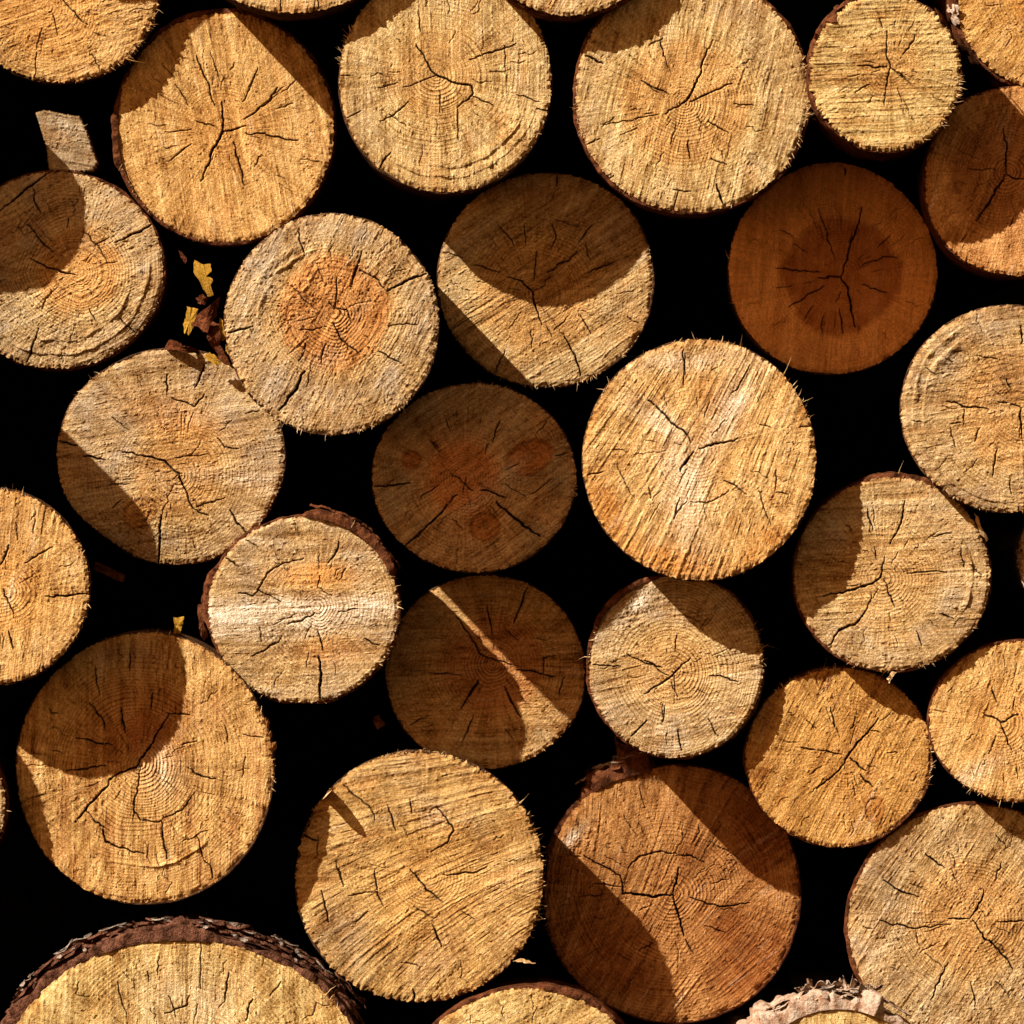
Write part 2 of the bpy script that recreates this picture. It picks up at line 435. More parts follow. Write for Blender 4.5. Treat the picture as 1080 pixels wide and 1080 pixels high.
def shell(name, mat, parent, R, a0, a1, d0, dlen, off, lift, th, rg):
    # a ragged strip of bark wrapped round the log, lifting away at its front edge and ends (degrees, mm)
    na = max(8, int((a1 - a0) * 1.5)); nd = 7; sd_ = int(rg.integers(1e6)); V = []; m = na * nd
    for top in (0, 1):
        for j in range(nd):
            w = j / (nd - 1)
            for i in range(na):
                q = i / (na - 1); x = a0 + (a1 - a0) * q
                x += (q - .5) * 2 * 2.2 * float(vn(np.array(w * 4.), np.array(float(q > .5) * 7), sd_)) 
                e = float(fbm(np.array(q * na / 3.2), np.array(0.), sd_ + 3, 3)); e2 = float(fbm(np.array(q * na / 5.), np.array(5.), sd_ + 4, 2))
                taper = math.sin(math.pi * min(1, max(0, q * .96 + .02))) ** .45
                y = d0 + e * 3.2 * (1 - w) + w * dlen * taper + (1 - taper) * dlen * .4
                r = float(R(math.radians(x))) + off + lift * ((1 - w) ** 2 * (.4 + e2) + (abs(q - .5) * 2) ** 4 * .8) + .7 * float(vn(np.array(q * na / 2.), np.array(w * 5.), sd_ + 6))
                r -= (0 if top else th)
                V.append((math.cos(math.radians(x)) * r / 1000, y / 1000, math.sin(math.radians(x)) * r / 1000))
    F = []
    for top in (0, 1):
        for j in range(nd - 1):
            for i in range(na - 1):
                a = top * m + j * na + i; F.append((a, a + 1, a + na + 1, a + na))
    rim = [i for i in range(na)] + [j * na + na - 1 for j in range(1, nd)] + [(nd - 1) * na + i for i in range(na - 2, -1, -1)] + [j * na for j in range(nd - 2, 0, -1)]
    for a, b in zip(rim, rim[1:] + rim[:1]): F.append((a, b, m + b, m + a))
    mesh_obj(name, np.array(V), F, mat, parent, True)

# ------------------------------------------------------------------ the logs
# colours of the wood (linear)
TAN = (.50, .32, .13); GOLD = (.56, .32, .105); PALE = (.57, .385, .155); ORNG = (.50, .26, .07); BRN = (.52, .25, .08)
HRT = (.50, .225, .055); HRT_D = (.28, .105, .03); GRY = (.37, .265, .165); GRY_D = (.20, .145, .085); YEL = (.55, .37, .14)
CROP = dict(A=(0, 0), B=(340, 0), C=(680, 0), D=(0, 340), E=(340, 340), F=(680, 340), G=(0, 680), H=(340, 680), I=(680, 680))
def CK(txt):
    """cracks: 'B w x,y x,y ...' one per ';' - coordinates read from enlargements of the photograph"""
    out = []; crop = 'A'; w = 1.6
    for item in txt.split(';'):
        tk = item.split(); 
        if not tk: continue
        if tk[0] in CROP: crop = tk.pop(0)
        w = 1.6
        if tk and ',' not in tk[0]: w = float(tk.pop(0))
        ox, oy = CROP[crop]
        out.append((w * .78, [(ox + float(a.split(',')[0]) / 2.7, oy + float(a.split(',')[1]) / 2.7) for a in tk]))
    return out

LOGS = {}
def log(i, cx, cy, rx, ry, p, label, **k):
    LOGS[i] = dict(px=cx, py=cy, rx0=rx, ry0=ry, p=p, label=label, **k)

log(1, 62, -20, 107, 107, -111, 'golden rough log end cut off by the top left corner', pith0=(50, 8), saw=18, cols=(GOLD, HRT, GRY), heart=.5, heartA=.6, grey=.25, sawA=.6, rgA=.8, bark=2, fray=1.8,
    fringe=[(280, 345, 110, 4, .9)], tilt=(0, 0),
    cracks=CK('A 2.2 180,0 215,35 250,70; 150,40 165,100; 105,150 98,220; 262,155 285,200; 120,80 105,140'))
log(2, 237, 135, 115, 121, -136, 'bright golden log end with star cracks and thin red bark, under the corner log', pith0=(234, 139), saw=101, cols=(GOLD, HRT, GRY), heart=.36, heartA=.45, hsoft=.15, grey=.1, sawA=.5, rgA=.3, bark=3.2, barkmat=BARK_RED, barkb=[(100, 30, 2.5, .001), (185, 14, 3, .0)], ringr=.35, fray=1.2,
    fringe=[(60, 120, 40, 4, .9), (180, 260, 60, 3.5, .9)],
    cracks=CK('A 3.2 632,290 634,375 600,455 572,515; 2.6 632,378 700,358; 2.6 695,340 760,295 790,250; 2.2 560,160 590,230 612,300; 2.2 700,380 760,385 850,400; 2.2 665,405 685,480 697,528; 2 545,410 480,460; 2 735,195 715,245 690,290; 500,240 540,305; 790,310 835,295; 560,345 610,360; 470,375 545,368; 655,200 668,180; 745,440 725,475; 460,180 500,225; 600,150 625,230'))
log(3, 308, -106, 128, 120, -21, 'pale sliver of a log end at the top edge, second log from the left', pith0=(308, -100), saw=80, cols=(TAN, HRT, GRY), bark=2, grey=.2, cracks=CK('A 800,0 800,30; 905,0 908,25'), nfine=20)
log(4, 470, 85, 112, 118, -43, 'pale log end with fine rings and off-centre crack, second large one in the top row', pith0=(460, 80), saw=91, cols=(PALE, HRT, GRY), heart=.42, heartA=.45, hsoft=.14, grey=.3, sawA=.42, rgA=.4, riA=.75, ringr=.5, bark=1.6, steps=[(.78, 255, 350, .1, 1.3), (.87, 225, 350, .08, 1.2)],
    fringe=[(150, 172, 50, 5, .9), (95, 150, 30, 3.5, .8)], spots=[('heart', 505, 55, 22, 14, 40, .6), ('grey', 380, 120, 30, 50, 0, .4)],
    cracks=CK('B 2.8 268,130 320,210 375,235 425,245 430,265 385,305; 2.2 420,170 475,150 550,125; 2 430,275 490,305; 2 245,290 200,330 165,345; 325,215 230,248; 160,250 215,235; 2.4 195,435 165,475; 520,130 520,210; 190,325 240,360; 555,270 620,290; 50,215 80,215; 335,260 335,320; 385,310 388,400; 2 610,310 650,320; 70,335 110,315; 275,40 280,90'))
log(5, 600, -95, 105, 112, 38, 'thin lit sliver of a log end at the middle of the top edge', pith0=(600, -95), saw=60, cols=(TAN, HRT, GRY), bark=3, barkmat=BARK_RED, cracks=[], nfine=20)
log(6, 730, 100, 123, 124, 13, 'large pale orange log end with splintered right edge, top row right of centre', pith0=(722, 108), saw=76, cols=(PALE, HRT, GRY), heart=.55, heartA=.6, hsoft=.1, grey=.45, sawA=.6, rgA=.42, riA=.6, ringr=.45, bark=3.4, barkmat=BARK_RED,
    fringe=[(-40, 15, 150, 4.5, 1.0), (150, 200, 60, 5, 1.0), (15, 60, 40, 3, .8)],
    cracks=CK('C 3 178,140 160,210 130,270 105,295 60,325; 2.4 130,290 190,262 250,238; 2 0,235 70,270; 2 45,120 60,170; 2 180,345 240,380; 90,350 75,410; 125,400 130,450; 2.8 205,525 215,555 230,585; 95,540 85,600; 190,450 235,470; 255,295 310,300; 0,325 20,322; B 2.8 750,160 800,182; 2 910,230 960,265; 800,355 840,350 900,335 960,325; 930,130 970,110; 2 755,410 790,395; 830,500 800,520; 1000,540 1050,545'))
log(7, 934, 77, 79, 82, 81, 'small pale yellow log end with coarse horizontal saw lines and flaking bark', pith0=(938, 70), saw=2, cols=(YEL, HRT, GRY), heart=.42, heartA=.5, hsoft=.12, grey=.1, sawA=1.0, rgA=.4, riA=.3, bark=2.4, barkmat=BARK_RED, barkb=[(140, 28, 3, .001)], fray=1.8,
    fringe=[(-75, 0, 80, 4.5, 1.0), (150, 190, 20, 3, .9)], flakes=[('bark_flake', BARK_RED, 20, 160, 9, 4, 4, 4)],
    cracks=CK('C 2 690,90 688,150 700,185 690,240 683,300; 2 610,187 690,190; 2 700,190 745,225; 2 735,155 770,100; 670,55 678,80; 640,240 600,262; 720,210 760,240'))
log(8, 1107, -5, 99, 99, 1, 'orange rough log end cut off by the top right corner', pith0=(1107, 0), saw=50, cols=(ORNG, HRT, GRY), heart=.4, grey=.1, sawA=.3, rgA=.95, bark=4, barkmat=BARK_RED, barkb=[(165, 30, 3, .001)], cracks=[], flakes=[('bark_flake', BARK_PINK, 165, 195, 5, 5, 5, 4)])
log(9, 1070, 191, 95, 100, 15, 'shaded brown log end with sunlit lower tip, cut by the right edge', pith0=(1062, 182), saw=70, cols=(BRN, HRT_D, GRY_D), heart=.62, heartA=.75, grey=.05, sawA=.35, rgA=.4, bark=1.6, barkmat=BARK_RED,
    cracks=CK('C 2.6 1022,365 1032,430 1030,490; 2.8 1030,495 990,560 945,630; 2.2 1030,495 1080,510; 920,478 1000,485; 2 1050,620 1040,645; 900,690 915,670'))
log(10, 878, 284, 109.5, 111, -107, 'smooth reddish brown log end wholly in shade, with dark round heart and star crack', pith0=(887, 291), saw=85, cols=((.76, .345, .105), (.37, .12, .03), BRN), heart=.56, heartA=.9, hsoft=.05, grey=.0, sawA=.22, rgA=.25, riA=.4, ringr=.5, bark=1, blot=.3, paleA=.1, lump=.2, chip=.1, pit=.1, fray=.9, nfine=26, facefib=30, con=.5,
    fringe=[(90, 200, 130, 3, .6)],
    cracks=CK('C 2.8 618,590 600,660 580,720 560,785; 2.6 560,787 495,790; 3.2 560,787 580,840 590,890 600,930; 2 495,595 515,650 540,735; 2.2 500,775 440,772 375,765; 2 510,815 455,850 410,875; 2 620,755 680,730 720,735; 2 620,810 690,832; 420,695 465,720; 700,670 665,705; 2 555,880 565,950; 510,900 505,950; 480,870 455,910; 385,655 425,680; 2.6 570,478 570,500; 375,820 420,812; 560,830 545,860'))
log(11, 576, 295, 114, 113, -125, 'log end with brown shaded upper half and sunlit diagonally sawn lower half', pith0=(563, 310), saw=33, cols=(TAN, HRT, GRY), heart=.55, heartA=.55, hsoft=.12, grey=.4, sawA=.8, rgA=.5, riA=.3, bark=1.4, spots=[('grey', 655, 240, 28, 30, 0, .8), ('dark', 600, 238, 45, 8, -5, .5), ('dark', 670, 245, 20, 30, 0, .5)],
    fringe=[(230, 320, 90, 4, .8)],
    cracks=CK('B 2 610,715 600,800; 2.4 725,715 690,745 640,775; 2.6 530,790 570,800 600,835 610,880 625,925; 600,830 632,815 635,800; 2 430,755 505,778; 2 655,640 665,680 650,710; 665,625 730,645; 2 770,640 730,690; 2 500,640 545,700; 750,690 765,740; 2 830,745 750,778; 2 735,900 765,950; 2.8 690,960 720,1010 735,1070; 595,940 597,990; 420,905 365,940; 575,640 578,700; 2.4 668,495 668,530; 2 520,1000 495,1060; 700,900 660,940; 640,930 655,960; 870,900 900,920; 345,720 400,735'))
log(12, 350, 342, 112.5, 116, 132, 'rough grey log end with round orange heart, sunlit all over, left of centre', pith0=(352, 330), saw=62, cols=(TAN, (.50, .215, .06), GRY), heart=.52, heartA=.9, hsoft=.06, grey=1.0, sawA=.5, rgA=1.0, riA=.8, ringr=.5, bark=1, fray=1.5, pit=1.0, lump=1.0,
    fringe=[(225, 315, 110, 4, .9), (10, 40, 20, 3, .8)], steps=[(.8, 100, 200, .07, 1.5), (.7, 90, 190, .05, 1.2)], spots=[('heart', 345, 355, 45, 55, 0, .8), ('grey', 300, 420, 60, 30, 30, .3)],
    cracks=CK('A 2.2 960,790 955,870; 950,880 990,885 1000,920; 2.2 950,920 975,970 1025,1010; 855,940 930,930; 2.2 1030,720 1000,810; 2.8 650,948 720,930; 835,820 905,885; 2 850,660 868,730; 2 930,980 915,1035; B 2.2 108,735 85,810; 2 105,770 150,790 185,830; 3.2 185,830 240,800 295,780; 2 160,1000 225,1035; 190,930 270,925; D 4 868,140 840,195 795,250; 2.2 870,60 850,110; B 20,860 60,900'))
log(13, 60, 285, 112, 104, -130, 'grey log end with shaded left half, at the left edge below the small block', pith0=(82, 286), saw=28, cols=(TAN, HRT, GRY), heart=.4, heartA=.75, hsoft=.1, grey=.95, sawA=.45, rgA=.8, riA=.7, ringr=.6, bark=2.2, barkmat=BARK_RED, pit=.8, lump=.9,
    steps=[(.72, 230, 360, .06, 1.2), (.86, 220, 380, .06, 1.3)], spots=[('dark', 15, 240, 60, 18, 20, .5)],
    cracks=CK('A 3 0,600 60,550 100,520 150,480; 2.2 95,540 98,575 115,605; 2.2 80,640 120,690 150,718; 2.4 85,735 150,765 215,782; 2 235,660 280,700 305,750; 275,695 310,675; 3.2 330,690 380,665 430,638; 2 145,825 120,880; 2 255,880 275,915; 2.2 340,905 388,950; 2.8 110,935 92,985 78,1030; 195,620 190,650; 300,750 335,745'))
log(14, 180, 482, 120, 114, -124, 'grey tan log end with long bent central crack and shaded lower left edge', pith0=(188, 500), saw=8, cols=(TAN, HRT, GRY), heart=.38, heartA=.5, hsoft=.1, grey=.95, sawA=.45, rgA=.85, riA=.5, ringr=.5, bark=1.4, pit=.8, lump=.9,
    spots=[('heart', 185, 440, 62, 28, -22, 1.5), ('heart', 150, 430, 20, 24, 60, 1.2), ('knot', 147, 540, 14, 18, -50, .6), ('white', 255, 505, 45, 9, -8, .55), ('rough', 250, 505, 45, 14, -8, .6)], fringe=[(130, 165, 40, 5, .9), (20, 50, 20, 3, .8)], dent=[(228, 22, -9)],
    cracks=CK('D 3 350,370 400,378 470,395 510,430 530,480 550,530; 2 550,530 595,550; 3 580,120 570,150 555,185; 2.2 475,150 475,205; 2.4 490,215 555,240 582,205; 320,270 370,305; 2.8 655,535 680,575 710,605; 3.8 460,550 456,620 452,690; 2.8 170,338 222,350; 2.8 240,382 300,392; 2 620,330 640,355 680,360; 370,460 310,465; 500,385 590,375; 350,505 320,530; 2 560,525 640,500; 700,260 740,250; 500,440 520,430'))
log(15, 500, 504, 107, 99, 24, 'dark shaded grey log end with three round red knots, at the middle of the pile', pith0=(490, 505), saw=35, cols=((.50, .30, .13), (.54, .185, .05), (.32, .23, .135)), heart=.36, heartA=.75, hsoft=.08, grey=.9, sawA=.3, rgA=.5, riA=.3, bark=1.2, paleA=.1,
    spots=[('heart', 480, 480, 40, 38, 0, .75), ('heart', 500, 552, 34, 22, 20, .7), ('knot', 434, 485, 9.5, 9.5, 0, 1.3), ('knot', 558, 482, 25, 17, 25, 1.3), ('knot', 511, 555, 15.5, 14.5, 0, 1.4), ('white', 535, 500, 10, 30, -50, .35), ('white', 505, 530, 42, 6, 25, .4)], fringe=[(60, 130, 60, 4, .7), (-12, 15, 30, 3, .8)],
    cracks=CK('E 3 148,467 200,465 250,458; 3 385,490 310,570 235,640; 2.8 450,478 520,500; 4 495,512 560,565 620,610; 2 365,430 430,480; 2 330,465 280,500; 520,460 580,495; 2.2 505,280 485,340; 640,280 610,315; 350,275 365,310; 410,440 400,490; 655,445 590,490; 305,335 335,370; 370,560 400,590; 560,400 520,420; 475,345 465,375; 660,380 700,370'))
log(16, 738, 485, 123, 127, 36, 'big bright golden log end with slanting saw lines and orange lower rim', pith0=(735, 475), saw=64, cols=((.60, .365, .135), (.50, .215, .045), GRY), heart=.3, heartA=.35, hsoft=.25, grey=.05, sawA=.8, rgA=.45, riA=.35, ringr=.4, bark=1, fan=.15,
    fringe=[(20, 110, 55, 7, .8), (115, 150, 25, 7, .8)], spots=[('heart', 700, 590, 70, 18, -15, 1.6), ('heart', 640, 540, 18, 50, 25, 1.5), ('heart', 800, 580, 50, 18, 40, 1.2), ('heart', 760, 420, 40, 22, -30, .9), ('white', 720, 380, 60, 12, 5, .7), ('white', 775, 420, 18, 70, -30, .7), ('white', 722, 520, 26, 60, 15, .7), ('white', 690, 440, 40, 14, -35, .6), ('rough', 700, 595, 110, 12, 0, .8)],
    flakes=[], cracks=CK('F 3 10,222 60,265 130,340; 2.8 155,360 210,345 265,330; 2.4 140,370 100,420; 2 300,120 265,190 250,200; 185,225 170,270; 325,290 360,300; 2 225,450 290,490; 130,510 190,510 240,480; 2 100,500 85,560; 325,480 360,575; 440,300 475,295; 375,420 370,480; 2 115,90 110,180; 375,485 410,490; E 2 755,435 800,425; 840,410 870,470 890,500; 2.4 1055,370 1020,425; 1030,75 1035,150; 930,470 935,500; 1000,560 1040,500'))
log(17, 1062, 431, 111, 109, 25, 'tan log end with grey ridged rim, at the right edge above the half-shaded log', pith0=(1077, 431), saw=8, cols=(TAN, HRT, GRY), heart=.58, heartA=.5, hsoft=.1, grey=.65, sawA=.45, rgA=.6, riA=.5, ringr=.7, bark=1.2,
    steps=[(.8, 100, 200, .1, 1.6), (.9, 110, 280, .06, 1.2)], fringe=[(225, 300, 50, 3, .9)],
    cracks=CK('F 2.4 860,225 905,240 980,248; 2 1005,225 1075,245; 2.8 1073,245 1073,330; 2.2 1005,360 990,440; 870,290 905,285; 870,300 885,355; 955,300 940,340; 910,245 908,290; 2 1030,160 1045,190; 950,95 1010,105; 800,130 830,150; 2.4 1072,10 1072,60; 1040,440 1045,490; 760,280 790,285'))
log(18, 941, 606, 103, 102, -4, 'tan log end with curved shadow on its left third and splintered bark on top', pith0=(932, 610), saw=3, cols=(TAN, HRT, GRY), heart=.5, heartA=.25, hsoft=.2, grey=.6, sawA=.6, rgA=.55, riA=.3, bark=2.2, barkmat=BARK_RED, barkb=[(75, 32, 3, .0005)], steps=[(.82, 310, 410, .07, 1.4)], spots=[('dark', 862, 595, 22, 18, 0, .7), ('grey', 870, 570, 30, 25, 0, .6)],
    fringe=[(50, 105, 60, 6, 1.1), (240, 330, 60, 4, .9), (160, 200, 25, 3, .8)],
    cracks=CK('F 3 683,680 672,725 600,760 510,780; 2.4 740,510 725,580 700,630; 3 635,815 610,850 560,875 525,920; 2.2 635,530 650,590; 655,640 660,675; 2.2 690,755 712,810; 2 745,715 860,712; 2 775,880 790,920; 2 820,610 870,600; 570,575 590,600; 680,730 695,760; 2 840,830 880,845; 645,770 630,820; 900,640 910,700; 925,690 960,720'))
log(19, -8, 619, 102, 103, 86, 'bright orange-tan log end cut in half by the left edge, at mid height', pith0=(5, 625), saw=82, cols=(GOLD, HRT, GRY), heart=.45, heartA=.6, hsoft=.15, grey=.25, sawA=.5, rgA=.55, riA=.3, bark=1.6, fringe=[(-30, 40, 40, 3, .8), (70, 90, 25, 5, .9)], cracks=CK('D 2.8 0,690 15,665 25,635; 2 70,685 110,660 150,640; 2.6 130,780 190,780 252,775; 2.4 25,880 38,930; 45,570 50,620; 2 10,760 40,830; 100,560 95,600'))
log(20, 320, 643, 100, 98, 6, 'log end crossed by a whitish band with loose curled bark on its upper right', pith0=(335, 640), saw=3, cols=(TAN, HRT, GRY), heart=.35, heartA=.35, hsoft=.15, grey=.65, sawA=.35, rgA=.8, riA=.5, ringr=.5, bark=2.6, barkmat=BARK_RED, barkb=[(55, 34, 5, -.002), (172, 16, 5, .012)],
    spots=[('band', 300, 650, 120, 23, 3, .72), ('heart', 330, 606, 52, 15, 0, 1.8), ('heart', 350, 688, 50, 16, 5, 1.3), ('dark', 340, 570, 40, 6, -8, .8)], fringe=[(-40, 30, 60, 4, .9), (230, 300, 50, 3, .9), (55, 100, 30, 5, 1)], shells=[('loose_bark', BARK_RED, 30, 75, 3, 26, 0, 50, 8, 11, 3, 2)],
    cracks=CK('D 2 865,672 800,690 760,715 735,760 800,795; 2.2 735,763 720,780 680,770; 2.6 965,625 960,650 935,685; 2.8 645,672 680,695; 2.4 895,828 860,850 820,860; 2.2 800,900 760,930 720,950; 2.4 905,880 920,935; 4.2 907,955 914,1010 912,1070; 905,755 945,780; 985,700 965,735; 965,825 1020,815; 2.4 1040,900 1080,920; 912,720 905,755; 740,870 745,910; 700,620 735,640'))
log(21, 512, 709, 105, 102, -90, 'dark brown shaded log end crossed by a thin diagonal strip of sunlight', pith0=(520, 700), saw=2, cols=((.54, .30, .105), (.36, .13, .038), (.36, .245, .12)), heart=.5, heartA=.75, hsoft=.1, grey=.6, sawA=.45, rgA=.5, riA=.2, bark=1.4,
    spots=[('grey', 500, 780, 70, 20, 0, .7), ('dark', 450, 700, 30, 8, 5, .6), ('dark', 480, 640, 40, 8, 10, .4)],
    cracks=CK('E 2.8 585,755 560,820 545,855; 2.4 380,840 430,910 460,950 540,975; 2.2 470,805 485,890; 2 300,998 395,1005; 2.4 445,1020 410,1075; 2.8 555,990 620,1000 665,1010; 2 630,1000 630,955 665,950; 2 690,1010 675,1060; 520,870 560,905; 700,945 740,940; 610,900 640,910; H 2.8 520,120 540,165 565,205; 2.2 430,200 400,275; 2.6 445,100 395,180; 520,240 545,270; 300,200 250,230'))
log(22, 713, 703, 92, 96, -23, 'ringed tan log end with shaded upper right, touching the big bright golden one below', pith0=(708, 708), saw=12, cols=(TAN, HRT, GRY), heart=.45, heartA=.35, hsoft=.15, grey=.7, sawA=.4, rgA=.6, riA=.85, ringr=.75, bark=2.4, barkmat=BARK_RED, barkb=[(130, 24, 2.5, .001)], spots=[('white', 675, 635, 30, 5, 45, .8), ('rough', 675, 640, 35, 14, 40, .9), ('grey', 690, 760, 60, 18, -20, .5)], fringe=[(150, 200, 30, 4, .9), (0, 30, 40, 4, .8)],
    cracks=CK('I 2.6 130,38 70,95 0,140; 2.4 0,45 50,65; 2.2 185,88 225,92 265,105; 75,105 95,150; 2 55,175 50,220; 2.4 95,240 105,300; 2 180,210 210,260; E 2 1010,890 1005,935; 2.2 870,945 940,975 985,1005; 2 770,975 850,980; 1000,1000 1010,1060; H 970,170 970,220; 2.6 925,215 880,260'))
log(23, 885, 799, 98, 94, -43, 'small orange log end with long diagonal crack and an oval knot low on its face', pith0=(893, 797), saw=62, cols=(ORNG, HRT, GRY), heart=.4, heartA=.4, hsoft=.15, grey=.05, sawA=.55, rgA=.5, riA=.35, bark=1.6, barkmat=BARK_RED, spots=[('knot', 922, 853, 10, 13, -10, .8), ('knot', 868, 716, 8, 9, 0, .4), ('dark', 893, 838, 8, 22, 10, .8), ('dark', 805, 813, 12, 6, 0, .8)], fringe=[(90, 150, 45, 5, .9), (-20, 20, 40, 3, .8)],
    cracks=CK('I 2.8 665,210 600,290 545,365 490,410; 2.6 585,322 630,360; 2.6 615,370 650,405; 2.4 445,293 485,300; 2 495,300 560,312; 2 530,180 550,250; 505,345 470,370; 690,308 720,308; 460,215 490,240; 600,205 585,240; 640,240 670,250'))
log(24, 1078, 761, 97, 85, -17, 'golden log end with shaded upper left tip, at the right edge beside the orange one', pith0=(1057, 762), saw=70, cols=(GOLD, HRT, GRY), heart=.4, heartA=.45, hsoft=.12, grey=.1, sawA=.5, rgA=.5, riA=.35, bark=2, barkmat=BARK_RED, fringe=[(210, 270, 70, 3.5, .9)], spots=[('white', 1020, 820, 50, 10, 30, .4)],
    cracks=CK('I 2.4 965,195 1015,222 1065,200; 2.2 1015,222 1045,300; 2 990,120 1005,165; 1000,260 980,310; 1055,150 1050,185'))
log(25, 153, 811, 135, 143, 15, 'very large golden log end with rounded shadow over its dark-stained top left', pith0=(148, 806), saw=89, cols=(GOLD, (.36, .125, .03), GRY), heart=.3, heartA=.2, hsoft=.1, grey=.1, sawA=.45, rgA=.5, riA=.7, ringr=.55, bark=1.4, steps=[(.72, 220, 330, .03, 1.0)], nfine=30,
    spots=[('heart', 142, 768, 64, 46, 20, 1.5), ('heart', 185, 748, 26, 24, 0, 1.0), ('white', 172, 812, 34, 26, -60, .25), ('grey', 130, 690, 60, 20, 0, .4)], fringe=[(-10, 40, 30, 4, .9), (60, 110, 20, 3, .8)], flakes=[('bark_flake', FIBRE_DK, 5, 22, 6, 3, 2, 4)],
    cracks=CK('G 3 480,195 460,235 430,285 400,325 395,340 315,385; 3.2 315,380 305,405 270,440 245,470 215,505; 2.6 245,475 295,520 300,560 330,575 410,595; 2.2 395,340 395,400 380,470 400,500 455,505; 2 555,420 520,470 460,500; 2.6 458,500 465,555 475,610; 2.4 535,350 560,370 615,382; 2.4 190,360 240,355 300,345; 2.8 345,180 350,220 358,250; 2.4 255,165 290,205 300,240; 2.2 435,140 430,180; 2.4 140,180 165,195; 145,300 180,310; 2.6 215,265 270,278 320,285; 2 475,195 540,200; 2 520,285 560,275; 75,440 130,425; 2.4 580,615 600,635 605,665; 2 270,60 285,145; 2.2 370,20 370,70; 520,560 590,530; 2 560,545 580,610; 690,255 750,265; 640,230 650,280; 700,320 690,380'))
log(26, 442, 925, 130.5, 132, -27, 'large tan log end with rising saw lines and frayed right edge, bottom centre left', pith0=(450, 925), saw=27, cols=((.50, .295, .095), HRT, GRY), heart=.35, heartA=.3, hsoft=.2, grey=.3, sawA=1.0, rgA=.4, riA=.2, nfine=5, bark=1.2, fan=.25, bend=.25, fray=1.8, lump=1.0,
    spots=[('heart', 470, 1000, 80, 25, 35, .45), ('grey', 360, 985, 30, 30, 0, .8), ('white', 460, 860, 18, 14, 20, .5), ('dark', 520, 890, 60, 8, 25, .5), ('knot', 461, 858, 9, 8, 0, .25), ('dark', 385, 885, 12, 8, 0, .7)],
    fringe=[(-60, 45, 170, 5, 1.1), (45, 110, 70, 3.5, .9), (140, 165, 15, 4, .9)],
    cracks=CK('H 2 185,455 210,530; 2.2 325,460 350,490 375,530 355,565 310,590; 2.4 250,640 275,670 345,735; 2.2 345,655 430,650 470,630; 2.6 315,800 340,860; 75,715 150,705; 2 150,640 155,700 175,745; 40,620 60,690; 130,760 90,790; 250,440 255,480; 400,760 440,790; 2 60,400 140,470 150,500; 2.6 258,980 258,1015; 260,745 320,780; 225,905 280,920; G 2.4 860,545 905,560; 905,545 905,600; 2 965,640 980,685; 2.2 915,700 935,790'))
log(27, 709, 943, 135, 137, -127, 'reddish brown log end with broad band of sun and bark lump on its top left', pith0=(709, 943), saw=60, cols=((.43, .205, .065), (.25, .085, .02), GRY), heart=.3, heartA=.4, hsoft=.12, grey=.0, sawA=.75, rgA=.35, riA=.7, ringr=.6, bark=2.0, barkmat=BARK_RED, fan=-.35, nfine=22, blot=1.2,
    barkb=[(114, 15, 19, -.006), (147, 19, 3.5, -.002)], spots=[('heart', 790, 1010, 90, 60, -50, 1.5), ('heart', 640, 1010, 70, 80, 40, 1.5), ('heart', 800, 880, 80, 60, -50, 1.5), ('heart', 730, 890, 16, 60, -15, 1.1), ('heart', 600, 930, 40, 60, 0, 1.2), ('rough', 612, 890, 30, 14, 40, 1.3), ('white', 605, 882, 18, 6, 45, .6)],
    fringe=[(180, 215, 30, 5, .8)], flakes=[('bark_scale', LICHEN, 100, 118, 5, 2.6, 21, 4)], shells=[('pale_bark_strip', BARK_PINK, 108, 128, 3, 9, -7, 18, 17, 20, 3, 1.5), ('pale_bark_strip', LICHEN, 100, 114, 3, 5, -8, 10, 19, 22, 4, 1.0), ('bark_strip', BARK_RED, 100, 128, 5, 8, -9, 14, 6, 17, 3, 2.0)], dent=[(105, 14, -4), (250, 20, -3)],
    cracks=CK('H 2.8 1015,635 1008,680 1000,710; 3.8 998,712 920,714 855,710; 3 1000,715 1015,770 1030,830; 2.4 855,685 855,710; 2.2 745,600 800,630 850,660 855,690; 2.2 870,640 900,605 950,590 1010,595; 740,715 800,710; 900,870 940,850; 840,880 880,900; 770,680 850,690; I 2.2 130,720 180,740 245,745 300,735; 170,800 230,820; 115,840 140,880; 2 90,600 130,600 170,620; 185,560 265,605; 190,680 230,670'))
log(28, 1030, 977, 136, 128, -55, 'large tan log end with grey outer wood and three-armed crack, bottom right corner', pith0=(1025, 968), saw=56, cols=(TAN, HRT, GRY), heart=.45, heartA=.5, hsoft=.15, grey=.7, sawA=.55, rgA=.8, riA=.7, ringr=.45, bark=2.2, barkmat=BARK_RED, barkb=[(190, 45, 1.5, .001), (120, 30, 1., .002)], lump=.9, pit=.7,
    spots=[('dark', 950, 895, 22, 26, -20, .6), ('heart', 1010, 915, 16, 14, 0, .8), ('grey', 930, 940, 35, 60, 0, .5)],
    cracks=CK('I 2.8 965,698 950,740 925,780; 2.8 925,782 865,780; 2.2 870,797 780,808 720,795 670,785; 3 935,785 970,840 1010,870 1050,925; 2.6 680,670 735,705 780,718; 2.8 800,595 825,615 855,635; 2.2 1005,788 1080,788; 875,640 890,680; 2.4 865,905 840,960 815,1010; 2 930,960 940,1030; 770,810 785,860; 2 1015,620 1000,670; 1000,540 1030,580; 800,880 850,920; 1000,960 1040,1000; 620,800 650,810'))
